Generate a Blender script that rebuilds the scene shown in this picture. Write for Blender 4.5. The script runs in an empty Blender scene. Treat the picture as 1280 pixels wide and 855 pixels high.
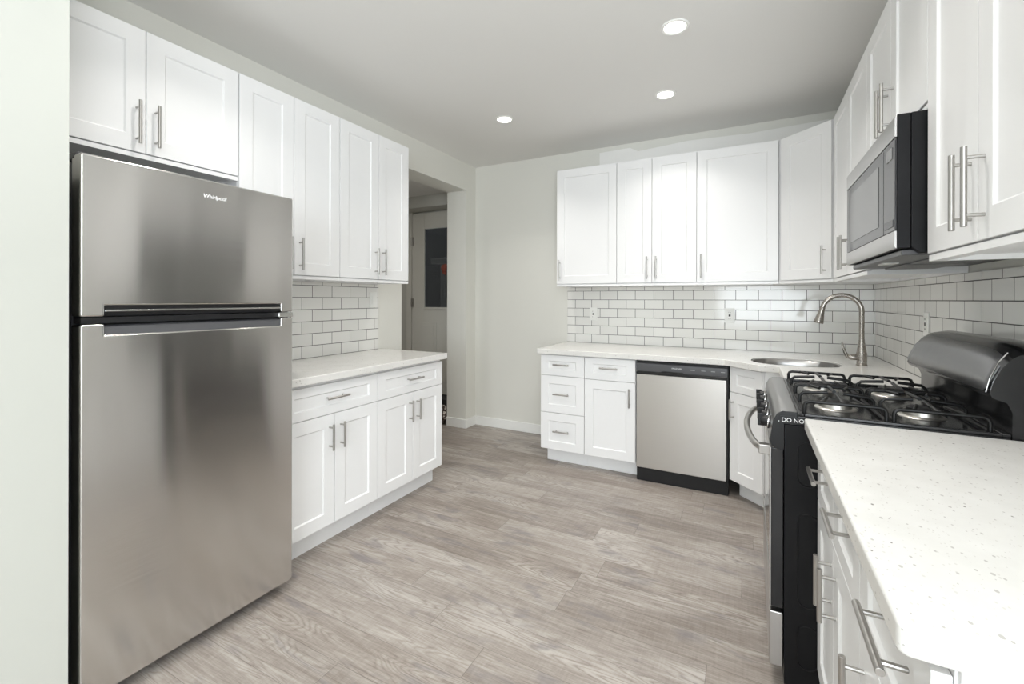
import bpy, bmesh, math, random
from mathutils import Vector, Matrix
R = math.radians
S = bpy.context.scene
COL = S.collection

# ------------------------------------------------------------------ camera
F_PX, YAW, CY, CAM_H, ROLL = 563.27, 27.878, 374.14, 1.2935, 0.125
cam = bpy.data.cameras.new('camera'); co = bpy.data.objects.new('camera', cam); COL.objects.link(co)
cam.sensor_width = 36.0; cam.lens = F_PX / 1280 * 36; cam.clip_start = .02
cam.shift_y = -(427.5 - CY) / 1280
co.matrix_world = (Matrix.Translation((0, 0, CAM_H)) @ Matrix.Rotation(R(YAW), 4, 'Z')
                   @ Matrix.Rotation(R(90), 4, 'X') @ Matrix.Rotation(R(ROLL), 4, 'Z'))
S.camera = co

# ------------------------------------------------------------------ light and exposure
S.view_settings.view_transform = 'Standard'; S.view_settings.look = 'None'
S.view_settings.gamma = 1.0; S.view_settings.use_curve_mapping = False
S.view_settings.exposure = -.05
S.cycles.max_bounces = 10; S.cycles.diffuse_bounces = 6; S.cycles.glossy_bounces = 5
S.cycles.sample_clamp_indirect = 6.0
try:
    S.cycles.use_denoising = True
except Exception:
    pass
W = bpy.data.worlds.new('daylight'); S.world = W; W.use_nodes = True
W.node_tree.nodes['Background'].inputs[0].default_value = (.86, .93, 1.0, 1)
W.node_tree.nodes['Background'].inputs[1].default_value = 1.0

DOWNLIGHT_W = 4.6
REAR_FILL_W = 135.0
SIDE_W = 42.0
BOUNCE_W = 78.0

def area(name, loc, rot, sx, sy, power, color):
    l = bpy.data.lights.new(name, 'AREA'); l.shape = 'RECTANGLE'; l.size = sx; l.size_y = sy
    l.energy = power; l.color = color
    o = bpy.data.objects.new(name, l); COL.objects.link(o); o.location = loc; o.rotation_euler = rot
    return o
# added fill from behind the camera, coloured as daylight from unseen, assumed windows
area('rear_daylight_fill', (.7, -2.93, 1.55), (R(90), 0, 0), 2.6, 1.5, REAR_FILL_W, (.87, .94, 1.0))
area('side_daylight_fill', (2.93, -1.3, 1.55), (R(90), 0, R(90)), 1.8, 1.5, SIDE_W, (.87, .94, 1.0))

# added fill lamp behind the camera, aimed up to brighten the ceiling
area('ceiling_bounce_fill', (.75, -.5, 1.45), (R(180), 0, 0), .8, .8, BOUNCE_W, (.92, .96, 1.0))

# ------------------------------------------------------------------ material helpers
def srgb(r, g, b):
    f = lambda c: (c / 255 / 12.92) if c / 255 <= .04045 else ((c / 255 + .055) / 1.055) ** 2.4
    return (f(r), f(g), f(b), 1)

class NT:
    def __init__(s, name):
        s.m = bpy.data.materials.new(name); s.m.use_nodes = True
        s.t = s.m.node_tree; s.b = s.t.nodes['Principled BSDF']
    def n(s, typ, **kw):
        x = s.t.nodes.new(typ)
        for k, v in kw.items(): setattr(x, k, v)
        return x
    def l(s, a, b): s.t.links.new(a, b)
    def put(s, inp, v):
        if isinstance(v, bpy.types.NodeSocket): s.l(v, inp)
        else: inp.default_value = v
    def math(s, op, a, b=None, c=None):
        x = s.n('ShaderNodeMath', operation=op)
        for i, v in enumerate((a, b, c)):
            if v is not None: s.put(x.inputs[i], v)
        return x.outputs[0]
    def mix(s, f, a, b, blend='MIX'):
        x = s.n('ShaderNodeMix', data_type='RGBA', blend_type=blend)
        s.put(x.inputs[0], f); s.put(x.inputs[6], a); s.put(x.inputs[7], b)
        return x.outputs[2]
    def xyz(s, v):
        x = s.n('ShaderNodeSeparateXYZ'); s.l(v, x.inputs[0]); return x.outputs
    def comb(s, a, b, c):
        x = s.n('ShaderNodeCombineXYZ')
        for i, v in enumerate((a, b, c)): s.put(x.inputs[i], v)
        return x.outputs[0]
    def noise(s, vec, scale, detail=4, rough=.5, dist=0):
        x = s.n('ShaderNodeTexNoise'); s.l(vec, x.inputs['Vector']) if vec is not None else None
        x.inputs['Scale'].default_value = scale; x.inputs['Detail'].default_value = detail
        x.inputs['Roughness'].default_value = rough; x.inputs['Distortion'].default_value = dist
        return x.outputs[0]
    def ramp(s, v, stops):
        x = s.n('ShaderNodeValToRGB'); e = x.color_ramp.elements
        while len(e) < len(stops): e.new(.5)
        for el, (p, c) in zip(e, stops): el.position = p; el.color = c if len(c) == 4 else (*c, 1)
        s.l(v, x.inputs[0]); return x.outputs[0]
    def coord(s, which='Object'): return s.n('ShaderNodeTexCoord').outputs[which]
    def pos(s): return s.n('ShaderNodeNewGeometry').outputs['Position']
    def bump(s, h, strength=.2, dist=.002):
        x = s.n('ShaderNodeBump'); x.inputs['Strength'].default_value = strength; x.inputs['Distance'].default_value = dist
        s.l(h, x.inputs['Height']); s.l(x.outputs[0], s.b.inputs['Normal'])
    def set(s, color=None, rough=None, metal=None, **kw):
        if color is not None: s.put(s.b.inputs['Base Color'], color)
        if rough is not None: s.put(s.b.inputs['Roughness'], rough)
        if metal is not None: s.put(s.b.inputs['Metallic'], metal)
        for k, v in kw.items(): s.put(s.b.inputs[k.replace('_', ' ')], v)
        return s.m

def simple(name, c, rough=.5, metal=0, nz=0, nscale=40, **kw):
    t = NT(name)
    col = c
    nn = t.noise(t.coord(), nscale, 3)
    if nz:
        d = tuple(max(0, x * (1 - nz)) for x in c[:3]) + (1,)
        col = t.mix(nn, d, c)
    r = t.math('ADD', t.math('MULTIPLY', nn, .06), rough - .03)
    return t.set(col, r, metal, **kw)

M = {}
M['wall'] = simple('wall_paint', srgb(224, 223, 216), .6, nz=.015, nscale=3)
M['wall_dimmed'] = simple('wall_paint_dimmed', srgb(196, 197, 190), .6, nz=.015, nscale=3)  # same wall paint, darkened to offset the strong light on the near wall
M['wall_hall'] = simple('hall_wall_paint', srgb(196, 195, 188), .65, nz=.02, nscale=3)  # plain darker tone for the hall walls
M['ceiling'] = simple('ceiling_paint', srgb(232, 231, 228), .8, nz=.02, nscale=2)
M['patch'] = simple('joint_compound', srgb(243, 242, 239), .8, nz=.06, nscale=5)
M['trim'] = simple('white_trim_paint', srgb(238, 238, 235), .4)
M['white'] = simple('cabinet_white_paint', srgb(239, 239, 239), .32, nz=.01)
M['plastic'] = simple('white_plastic', srgb(236, 236, 232), .35)
M['nickel'] = simple('brushed_nickel', (.47, .455, .435, 1), .3, 1, nz=.06, nscale=200)
M['faucet_nickel'] = simple('faucet_nickel', (.36, .335, .305, 1), .27, 1)
M['chrome'] = simple('polished_chrome', (.78, .78, .78, 1), .12, 1)
M['black'] = simple('black_enamel', (.012, .012, .013, 1), .16)
M['black_matte'] = simple('black_plastic', (.013, .013, .014, 1), .4, Specular_IOR_Level=.35)
M['side_black'] = simple('black_side_panel', (.008, .008, .009, 1), .35, Specular_IOR_Level=.2)
M['dark_gray'] = simple('dark_gray_paint', (.075, .075, .08, 1), .35)
M['iron'] = simple('cast_iron', (.007, .007, .007, 1), .35, Specular_IOR_Level=.3)
M['alu'] = simple('burner_aluminium', (.62, .60, .56, 1), .38, 1, nz=.1)
M['gap'] = simple('dark_gap', (.03, .03, .03, 1), .7)
M['print'] = simple('white_print', (.8, .8, .8, 1), .5)
M['grey_print'] = simple('grey_print', (.35, .35, .36, 1), .5)
M['display'] = simple('display_glass', (.24, .24, .245, 1), .3, .6)
M['glass_black'] = simple('microwave_glass', (.04, .04, .042, 1), .06, Specular_IOR_Level=.3)
M['filter'] = simple('grease_filter', (.22, .22, .22, 1), .5, nz=.4, nscale=300)
M['hall_door'] = simple('hall_door_paint', srgb(208, 206, 198), .45)

def steel(name, col, rough, axis, aniso=.75, streak=.05, bump=0):
    t = NT(name)
    p = t.xyz(t.coord())
    # fine horizontal brushing: noise stretched along the brushing direction
    v = t.comb(t.math('MULTIPLY', p[0], 3), t.math('MULTIPLY', p[1], 3), t.math('MULTIPLY', p[2], 900))
    nz = t.noise(v, 1.0, 2)
    c = t.mix(t.math('MULTIPLY', nz, 1.0), tuple(x * (1 - streak) for x in col[:3]) + (1,), tuple(min(1, x * (1 + streak)) for x in col[:3]) + (1,))
    t.set(c, t.math('ADD', t.math('MULTIPLY', nz, .08), rough - .04), 1.0)
    t.b.inputs['Anisotropic'].default_value = aniso; t.b.inputs['Anisotropic Rotation'].default_value = .25
    tg = t.n('ShaderNodeTangent', direction_type='RADIAL', axis='Z'); t.l(tg.outputs[0], t.b.inputs['Tangent'])
    if bump: t.bump(nz, 1.0, bump)
    return t.m
M['steel'] = steel('brushed_stainless', (.70, .69, .675), .15, 'X', 1.0)
M['steel_dark'] = steel('dark_stainless', (.33, .325, .32), .3, 'X', .5)
M['steel_sat'] = steel('satin_stainless', (.52, .51, .50), .32, 'X', .4)

def quartz():
    t = NT('white_quartz'); p = t.pos()
    base = srgb(236, 235, 230)
    cl = t.noise(p, 14, 5, .6)
    c = t.mix(cl, srgb(214, 212, 208), srgb(230, 229, 226))
    for sc, th, colr, k in ((95, .27, srgb(178, 175, 170), .8), (48, .12, srgb(118, 114, 110), .85), (170, .32, srgb(204, 201, 196), .7)):
        v = t.n('ShaderNodeTexVoronoi'); mp = t.n('ShaderNodeMapping'); mp.inputs['Scale'].default_value = (1.0, .62, 1.0)
        mp.inputs['Rotation'].default_value = (0, 0, sc); t.l(p, mp.inputs[0]); t.l(mp.outputs[0], v.inputs['Vector']); v.inputs['Scale'].default_value = sc
        rnd = t.xyz(v.outputs['Color'])
        size = t.math('MULTIPLY', rnd[0], th)
        keep = t.math('GREATER_THAN', rnd[1], .5)
        m = t.math('MULTIPLY', t.math('LESS_THAN', v.outputs['Distance'], size), keep)
        c = t.mix(t.math('MULTIPLY', m, k), c, colr)
    return t.set(c, .22)
M['quartz'] = quartz()

def tiles(name, axis, ox, oz):
    t = NT(name); p = t.xyz(t.pos())
    u = t.math('ADD', p[0 if axis == 'X' else 1], -ox); w = t.math('ADD', p[2], -oz)
    b = t.n('ShaderNodeTexBrick'); b.offset = .5; b.offset_frequency = 2
    t.l(t.comb(u, w, 0.0), b.inputs['Vector'])
    b.inputs['Color1'].default_value = srgb(236, 235, 231); b.inputs['Color2'].default_value = srgb(229, 228, 224)
    b.inputs['Mortar'].default_value = srgb(72, 68, 65)
    b.inputs['Scale'].default_value = 1; b.inputs['Mortar Size'].default_value = .0021; b.inputs['Mortar Smooth'].default_value = .25
    b.inputs['Bias'].default_value = 0; b.inputs['Brick Width'].default_value = .1556; b.inputs['Row Height'].default_value = .0778
    rough = t.math('ADD', t.math('MULTIPLY', b.outputs['Fac'], .6), .1)
    wav = t.noise(t.comb(u, w, 0.0), 9, 2)
    h = t.math('ADD', t.math('MULTIPLY', b.outputs['Fac'], -1.0), t.math('MULTIPLY', wav, .35))
    t.bump(h, .35, .0018)
    return t.set(b.outputs['Color'], rough)
M['tile_back'] = tiles('subway_tile_back', 'X', -1.19 - 10 * .1556, .9025 - 10 * .0778)
M['tile_right'] = tiles('subway_tile_right', 'Y', .05 - 10 * .1556, .9025 - 10 * .0778)
M['tile_left'] = tiles('subway_tile_left', 'Y', .03 - 10 * .1556, .9135 - 11 * .0778)

def planks():
    t = NT('vinyl_plank'); p = t.xyz(t.pos()); PW, PL = .152, 1.22
    row = t.math('FLOOR', t.math('DIVIDE', t.math('ADD', p[1], 20.0), PW))
    wn = t.n('ShaderNodeTexWhiteNoise', noise_dimensions='1D'); t.l(row, wn.inputs['W'])
    xo = t.math('ADD', t.math('ADD', p[0], 20.0), t.math('MULTIPLY', wn.outputs['Value'], PL))
    colm = t.math('FLOOR', t.math('DIVIDE', xo, PL))
    w2 = t.n('ShaderNodeTexWhiteNoise', noise_dimensions='2D'); t.l(t.comb(row, colm, 0.0), w2.inputs['Vector'])
    rnd = w2.outputs['Value']; rc = t.xyz(w2.outputs['Color'])
    seed = t.math('MULTIPLY', rnd, 37.0)
    def gv(ax, ay): return t.comb(t.math('MULTIPLY', p[0], ax), t.math('MULTIPLY', p[1], ay), seed)
    broad = t.noise(gv(1.6, 7), 1, 4, .55, .4)
    grain = t.noise(gv(5, 95), 1, 5, .65, .3)
    fibre = t.noise(gv(22, 330), 1, 3, .6)
    saw = t.noise(gv(120, 9), 1, 2, .5)
    ringn = t.noise(gv(1.1, 7.5), 1, 2, .45, .25)
    ring = t.math('ABSOLUTE', t.math('SINE', t.math('MULTIPLY', ringn, 95.0)))
    ring = t.math('POWER', ring, .7)
    blot = t.noise(t.comb(t.math('MULTIPLY', p[0], 3.2), t.math('MULTIPLY', p[1], 9.0), seed), 1, 4, .6, .5)
    v = t.math('ADD', t.math('MULTIPLY', broad, .46), t.math('MULTIPLY', grain, .50))
    v = t.math('ADD', v, t.math('MULTIPLY', fibre, .26))
    v = t.math('ADD', v, t.math('MULTIPLY', saw, .12))
    ringmask = t.math('SMOOTH_MIN', t.math('MAXIMUM', t.math('MULTIPLY', t.math('SUBTRACT', broad, .44), 4.5), 0.0), 1.0, .1)
    v = t.math('ADD', v, t.math('MULTIPLY', t.math('MULTIPLY', t.math('SUBTRACT', ring, .62), ringmask), .28))
    v = t.math('ADD', v, t.math('MULTIPLY', t.math('SUBTRACT', rnd, .5), .11))
    v = t.math('SUBTRACT', v, .17)
    c = t.ramp(v, [(.26, srgb(104, 94, 87)), (.40, srgb(134, 125, 118)), (.52, srgb(156, 148, 141)), (.70, srgb(182, 176, 170))])
    c = t.mix(t.math('MULTIPLY', rc[1], .12), c, srgb(150, 134, 118))
    bm = t.math('MULTIPLY', t.math('MAXIMUM', t.math('SUBTRACT', blot, .56), 0.0), 5.0)
    c = t.mix(t.math('MINIMUM', bm, .6), c, srgb(116, 112, 115))
    # seams
    fy = t.math('FRACT', t.math('DIVIDE', t.math('ADD', p[1], 20.0), PW)); fx = t.math('FRACT', t.math('DIVIDE', xo, PL))
    sy = t.math('LESS_THAN', t.math('MINIMUM', fy, t.math('SUBTRACT', 1.0, fy)), .006)
    sx = t.math('LESS_THAN', t.math('MINIMUM', fx, t.math('SUBTRACT', 1.0, fx)), .0008)
    sm = t.math('MAXIMUM', sx, sy)
    c = t.mix(t.math('MULTIPLY', sm, .6), c, srgb(84, 77, 72))
    t.bump(t.math('SUBTRACT', t.math('MULTIPLY', grain, .4), sm), .12, .001)
    return t.set(c, t.math('ADD', t.math('MULTIPLY', grain, .16), .36))
M['floor'] = planks()

def emis(name, c, s):
    t = NT(name); t.set((.9, .9, .9, 1), .4); t.b.inputs['Emission Color'].default_value = c; t.b.inputs['Emission Strength'].default_value = s
    return t.m
M['lens'] = emis('light_diffuser', (1, .95, .86, 1), 9.0)

def glass(name, tint):
    t = NT(name); t.set(tint, .03); t.b.inputs['Transmission Weight'].default_value = 1; t.b.inputs['IOR'].default_value = 1.45
    return t.m
M['pane'] = glass('window_pane', (.95, .97, .97, 1))

def mottled():
    t = NT('mottled_wrap'); n = t.noise(t.pos(), 38, 3, .6)
    return t.set(t.ramp(n, [(.42, srgb(52, 40, 36)), (.52, srgb(96, 82, 74)), (.58, srgb(220, 212, 204))]), .6)
M['mottled'] = mottled()

# ------------------------------------------------------------------ geometry helpers
def bx(bm, x0, x1, y0, y1, z0, z1):
    v = [bm.verts.new((x, y, z)) for x in (x0, x1) for y in (y0, y1) for z in (z0, z1)]
    f = {}
    for k, q in (('x0', (0, 1, 3, 2)), ('x1', (4, 6, 7, 5)), ('y0', (0, 4, 5, 1)), ('y1', (2, 3, 7, 6)), ('z0', (0, 2, 6, 4)), ('z1', (1, 5, 7, 3))):
        f[k] = bm.faces.new([v[i] for i in q])
    return f

def prism(bm, pts, a0, a1, axis='z'):
    """extrude a 2-D outline along an axis: z -> (x,y), y -> (x,z), x -> (y,z)"""
    def P(p, a): return (p[0], p[1], a) if axis == 'z' else (p[0], a, p[1]) if axis == 'y' else (a, p[0], p[1])
    A = [bm.verts.new(P(p, a0)) for p in pts]; B = [bm.verts.new(P(p, a1)) for p in pts]
    n = len(pts)
    fs = [bm.faces.new(A[::-1]), bm.faces.new(B)]
    for i in range(n): fs.append(bm.faces.new((A[i], A[(i + 1) % n], B[(i + 1) % n], B[i])))
    bmesh.ops.recalc_face_normals(bm, faces=fs)
    return fs

def tube(bm, pts, r, seg=10, closed=False, caps=True):
    pts = [Vector(p) for p in pts]; n = len(pts)
    rr = r if isinstance(r, (list, tuple)) else [r] * n
    rings = []; up = None
    for i, p in enumerate(pts):
        a = pts[(i - 1) % n] if (i or closed) else p; b = pts[(i + 1) % n] if (i < n - 1 or closed) else p
        d = (b - a).normalized()
        if up is None:
            up = d.orthogonal().normalized()
        up = (up - d * up.dot(d))
        up = up.normalized() if up.length > 1e-6 else d.orthogonal().normalized()
        s = d.cross(up)
        rings.append([bm.verts.new(p + (up * math.cos(t) + s * math.sin(t)) * rr[i]) for t in [2 * math.pi * k / seg for k in range(seg)]])
    fs = []
    for i in range(n if closed else n - 1):
        A, B = rings[i], rings[(i + 1) % n]
        for k in range(seg): fs.append(bm.faces.new((A[k], A[(k + 1) % seg], B[(k + 1) % seg], B[k])))
    if caps and not closed:
        fs.append(bm.faces.new(rings[0][::-1])); fs.append(bm.faces.new(rings[-1]))
    bmesh.ops.recalc_face_normals(bm, faces=fs)

def lathe(bm, prof, c=(0, 0, 0), seg=32, axis='z'):
    """prof: list of (r, h); closes with caps where r > 0 at the ends"""
    rings = []
    for r, h in prof:
        ring = []
        for k in range(seg):
            t = 2 * math.pi * k / seg; a, b = r * math.cos(t), r * math.sin(t)
            q = (a, b, h) if axis == 'z' else (a, h, b) if axis == 'y' else (h, a, b)
            ring.append(bm.verts.new((c[0] + q[0], c[1] + q[1], c[2] + q[2])))
        rings.append(ring)
    fs = []
    for A, B in zip(rings, rings[1:]):
        for k in range(seg): fs.append(bm.faces.new((A[k], A[(k + 1) % seg], B[(k + 1) % seg], B[k])))
    fs.append(bm.faces.new(rings[0][::-1])); fs.append(bm.faces.new(rings[-1]))
    bmesh.ops.recalc_face_normals(bm, faces=fs)

def rrect(x0, x1, z0, z1, r, n=5):
    out = []
    for cx, cz, a in ((x1 - r, z1 - r, 0), (x0 + r, z1 - r, 90), (x0 + r, z0 + r, 180), (x1 - r, z0 + r, 270)):
        for k in range(n + 1):
            t = R(a + 90 * k / n); out.append((cx + r * math.cos(t), cz + r * math.sin(t)))
    return out

def obj(name, bm, mat, parent=None, loc=(0, 0, 0), bevel=0, seg=2, smooth=True, angle=35):
    me = bpy.data.meshes.new(name); bm.to_mesh(me); bm.free()
    me.materials.append(M[mat] if isinstance(mat, str) else mat)
    o = bpy.data.objects.new(name, me); COL.objects.link(o); o.location = loc
    if parent: o.parent = parent
    if smooth:
        me.shade_smooth(); me.set_sharp_from_angle(angle=R(angle))
    if bevel:
        b = o.modifiers.new('bevel', 'BEVEL'); b.width = bevel; b.segments = seg; b.limit_method = 'ANGLE'; b.angle_limit = R(40)
        b.harden_normals = True
    return o

def box_obj(name, d, mat, parent=None, bevel=.002, seg=2):
    bm = bmesh.new(); bx(bm, *d); return obj(name, bm, mat, parent, bevel=bevel, seg=seg)

def tag(o, label, cat, group=None):
    o['label'] = label; o['category'] = cat
    if group: o['group'] = group
    return o

def thing(name, label, cat, loc, rz=0, group=None):
    o = bpy.data.objects.new(name, None); COL.objects.link(o); o.empty_display_size = .1
    o.location = loc; o.rotation_euler = (0, 0, R(rz))
    return tag(o, label, cat, group)

def struct(name, bm, mat, bevel=0):
    o = obj(name, bm, mat, bevel=bevel); o['kind'] = 'structure'; return o

def sbox(name, boxes, mat, bevel=0):
    bm = bmesh.new()
    for b in boxes: bx(bm, *b)
    return struct(name, bm, mat, bevel)

def text(name, s, size, mat, parent, loc, rot, depth=.0006, shear=0, sx=1.0):
    c = bpy.data.curves.new(name, 'FONT'); c.body = s; c.size = size; c.extrude = depth; c.shear = shear
    c.align_x = 'LEFT'
    t = bpy.data.objects.new(name, c); COL.objects.link(t)
    dg = bpy.context.evaluated_depsgraph_get()
    me = bpy.data.meshes.new_from_object(t.evaluated_get(dg)); bpy.data.objects.remove(t)
    me.materials.clear(); me.materials.append(M[mat])
    o = bpy.data.objects.new(name, me); COL.objects.link(o); o.parent = parent; o.location = loc; o.rotation_euler = rot
    o.scale = (sx, 1, 1)
    return o

# ------------------------------------------------------------------ measured planes
WL, WB, WR, ZC = -2.519, 3.950, .775, 2.6545          # left wall, back wall, right wall, ceiling
XLF, XLU = -1.932, -2.206                             # left base / upper fronts
YBF, YBU = 3.280, 3.607                               # back base / upper fronts
XRB, XRU = .190, .445                                 # right base / upper fronts
CTL, CTB = .914, .903                                 # counter tops

# ------------------------------------------------------------------ room
sbox('floor', [(-5.2, 3.2, -3.2, 4.6, -.12, 0)], 'floor')
sbox('ceiling', [(-2.747, 3.2, -3.2, 4.1, ZC, ZC + .1)], 'ceiling')
JN, JF, ZO = 2.832, 3.772, 2.384
sbox('wall_left', [(-2.747, WL, .50, JN, 0, ZC), (-2.747, WL, JF, 4.6, 0, ZC), (-2.747, WL, JN, JF, ZO, ZC)], 'wall')
sbox('wall_left_near', [(-2.747, -1.775, -3.2, .563, 0, ZC)], 'wall_dimmed')
sbox('wall_back', [(WL, WR + .15, WB, WB + .15, 0, ZC)], 'wall')
sbox('wall_right', [(WR, WR + .15, .30, WB, 0, ZC)], 'wall')
sbox('wall_right_far', [(WR + .15, 3.0, .30, .45, 0, ZC)], 'wall')
# room behind the camera; its windows are unseen, added to hold the daylight fill
sbox('wall_rear', [(-1.775, -.65, -3.15, -3.0, 0, ZC), (2.05, 3.0, -3.15, -3.0, 0, ZC), (-.65, 2.05, -3.15, -3.0, 0, .75), (-.65, 2.05, -3.15, -3.0, 2.35, ZC)], 'wall')
sbox('wall_side', [(3.0, 3.15, -3.15, -2.25, 0, ZC), (3.0, 3.15, -.35, .45, 0, ZC), (3.0, 3.15, -2.25, -.35, 0, .75), (3.0, 3.15, -2.25, -.35, 2.35, ZC)], 'wall')
sbox('added_window_1', [(-.65, 2.05, -3.12, -3.0, .75, .80), (-.65, 2.05, -3.12, -3.0, 2.30, 2.35), (-.65, -.60, -3.12, -3.0, .8, 2.3), (2.0, 2.05, -3.12, -3.0, .8, 2.3), (.67, .73, -3.12, -3.04, .8, 2.3)], 'trim')
sbox('added_window_2', [(3.0, 3.12, -2.25, -.35, .75, .80), (3.0, 3.12, -2.25, -.35, 2.3, 2.35), (3.0, 3.12, -2.25, -2.2, .8, 2.3), (3.0, 3.12, -.4, -.35, .8, 2.3)], 'trim')
# unpainted patch of joint compound above the back cupboards
bm = bmesh.new()
prism(bm, [(-1.20, 2.41), (.50, 2.41), (.50, 2.60), (.0, 2.585), (-.45, 2.60), (-.86, 2.575), (-.93, 2.615), (-1.20, 2.61)], WB - .0025, WB + .001, 'y')
struct('trim_1', bm, 'patch')
# skirting
def skirting(name, pts, h=.092):
    bm = bmesh.new(); bx(bm, *pts, 0, h); o = struct(name, bm, 'trim', .004); return o
skirting('baseboard_back', (WL + .013, -1.47, WB - .013, WB))
skirting('baseboard_left', (WL, WL + .013, JF - .013, WB))
skirting('baseboard_jamb', (-2.747, WL, JF - .013, JF))

# ------------------------------------------------------------------ hall beyond the doorway
sbox('wall_hall_back', [(-5.0, -3.56, 4.24, 4.36, 0, 2.6), (-2.90, -2.747, 4.24, 4.36, 0, 2.6), (-3.56, -2.90, 4.24, 4.36, 0, 1.17), (-3.56, -2.90, 4.24, 4.36, 2.14, 2.6)], 'wall_hall')
sbox('wall_hall_left', [(-5.1, -5.0, 1.0, 4.36, 0, 2.6)], 'wall_hall')
sbox('wall_hall_near', [(-5.0, -2.747, 1.0, 1.1, 0, 2.6)], 'wall_hall')
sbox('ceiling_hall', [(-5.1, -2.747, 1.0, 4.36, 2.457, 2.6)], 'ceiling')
sbox('trim_2', [(-5.0, -2.75, 4.0, 4.24, 2.325, 2.456)], 'wall_hall')
sbox('trim_3', [(-3.665, -3.585, 4.205, 4.24, .20, 2.40), (-2.765, -2.75, 4.205, 4.24, .2, 2.4)], 'hall_door', .004)
sbox('trim_4', [(-3.7, -2.748, 4.02, 4.24, 0, .195)], 'gap', .006)
area('hall_fill_lamp', (-3.6, 2.6, 2.44), (0, 0, 0), .3, .3, 9.0, (1, .97, .93))  # unseen fill lamp added to brighten the hall
# hall door: raised lower panels, half-light glass
dr = thing('door_1', 'pale grey half-glazed door seen through the doorway', 'door', (-3.574, 4.2, .20))
dr['kind'] = 'structure'
def door_slab():
    bm = bmesh.new(); W_, H_ = .80, 2.105; gx0, gx1, gz0, gz1 = .184, .66, .988, 1.926
    bx(bm, 0, gx0, 0, .035, 0, H_); bx(bm, gx1, W_, 0, .035, 0, H_); bx(bm, gx0, gx1, 0, .035, gz1, H_); bx(bm, gx0, gx1, 0, .035, 0, gz0)
    for x0, x1 in ((.13, .37), (.45, .68)):
        for z0, z1 in ((.14, .82),):
            prism(bm, [(x0, z0), (x1, z0), (x1, z1), (x0, z1)], -.008, .001, 'y')
            bx(bm, x0 + .035, x1 - .035, -.016, -.007, z0 + .035, z1 - .035)
    return bm
obj('door_slab', door_slab(), 'hall_door', dr, bevel=.004)
bm = bmesh.new()
for b in ((.17, .195, -.012, .0, .975, 1.94), (.65, .675, -.012, 0, .975, 1.94), (.195, .65, -.012, 0, 1.915, 1.94), (.195, .65, -.012, 0, .975, 1.0)): bx(bm, *b)
obj('glazing_bead', bm, 'hall_door', dr, bevel=.003)
t_ = NT('door_glass'); t_.set((.85, .87, .88, 1), .02, Transmission_Weight=1.0)
M['door_glass'] = t_.m
box_obj('glass_pane', (.184, .66, .012, .022, .988, 1.926), 'door_glass', dr, 0)
for z in (.35, 1.05, 1.78):
    bm = bmesh.new(); tube(bm, [(-.004, -.006, z - .05), (-.004, -.006, z + .05)], .007, 8); bx(bm, -.008, .03, -.004, .002, z - .05, z + .05); obj('hinge', bm, 'nickel', dr)
# added backdrop behind the hall door's glass; dark colours stand in for its dimness
M['porch'] = simple('porch_backdrop_dark', (.035, .035, .036, 1), .8, nz=.5, nscale=6)
M['porch_pale'] = simple('dimmed_post_paint', (.16, .16, .155, 1), .6)
M['orange'] = simple('orange_petals', (.35, .055, .02, 1), .7)
M['stem'] = simple('plant_stem', (.02, .035, .015, 1), .7)
sbox('wall_porch_backdrop', [(-9.0, -2.2, 5.3, 5.4, 0, 3.2)], 'porch')
bm = bmesh.new(); bx(bm, -3.66, -3.56, 4.85, 4.95, 0, 1.84); bx(bm, -3.80, -3.42, 4.82, 4.98, 1.76, 1.84); bx(bm, -3.64, -3.58, 4.84, 4.85, .2, 1.7)
tag(obj('stand_in_post', bm, 'porch_pale', None, (.02, 0, 0), bevel=.006), 'made-up pale post for a shape seen in the door glass', 'post')  # post made up for the pale shape in the glass
fl = thing('stand_in_flowers', 'made-up orange flowers for a patch seen in the hall door glass', 'flowers', (-3.42, 4.70, 0))  # flowers made up for the orange patch in the glass
bm = bmesh.new(); tube(bm, [(0, 0, 0), (.01, 0, .7), (0, 0, 1.62)], .012, 8); obj('stem', bm, 'stem', fl)
bm = bmesh.new(); random.seed(9)
for k in range(16):
    a = random.uniform(0, 6.28); b = random.uniform(-.6, 1.2); c0 = Vector((math.cos(a) * math.cos(b), math.sin(a) * math.cos(b), math.sin(b))) * .06 + Vector((0, 0, 1.66))
    g = bmesh.ops.create_icosphere(bm, subdivisions=2, radius=.034, matrix=Matrix.Translation(c0) @ Matrix.Rotation(a, 4, 'Z') @ Matrix.Diagonal((1, .45, 1, 1)))
obj('blossom', bm, 'orange', fl)
# mottled bundle on the hall floor
bm = bmesh.new(); bmesh.ops.create_icosphere(bm, subdivisions=4, radius=.1)
random.seed(4)
from mathutils import noise as mnoise
for v in bm.verts:
    n = mnoise.noise(v.co * 22) * .016 + mnoise.noise(v.co * 60) * .006
    v.co += v.co.normalized() * n; v.co.z *= 1.0; v.co.z = max(v.co.z, -.095)
tag(obj('cloth_bundle', bm, 'mottled', None, (-2.86, 3.80, .096)), 'mottled brown and white bundle on floor just inside the doorway', 'bundle')

# ------------------------------------------------------------------ cabinets
def handle(parent, cx, cz, length, vert):
    bm = bmesh.new(); c = min(.064, length * .36)
    if vert:
        tube(bm, [(cx, -.034, cz - length / 2), (cx, -.034, cz + length / 2)], .006, 14)
        for s in (-c, c): tube(bm, [(cx, .001, cz + s), (cx, -.034, cz + s)], .0042, 10)
    else:
        tube(bm, [(cx - length / 2, -.034, cz), (cx + length / 2, -.034, cz)], .006, 14)
        for s in (-c, c): tube(bm, [(cx + s, .001, cz), (cx + s, -.034, cz)], .0042, 10)
    o = obj('handle', bm, 'nickel', parent, bevel=.0008, seg=1); o['label'] = 'brushed nickel bar handle'
    return o

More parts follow.
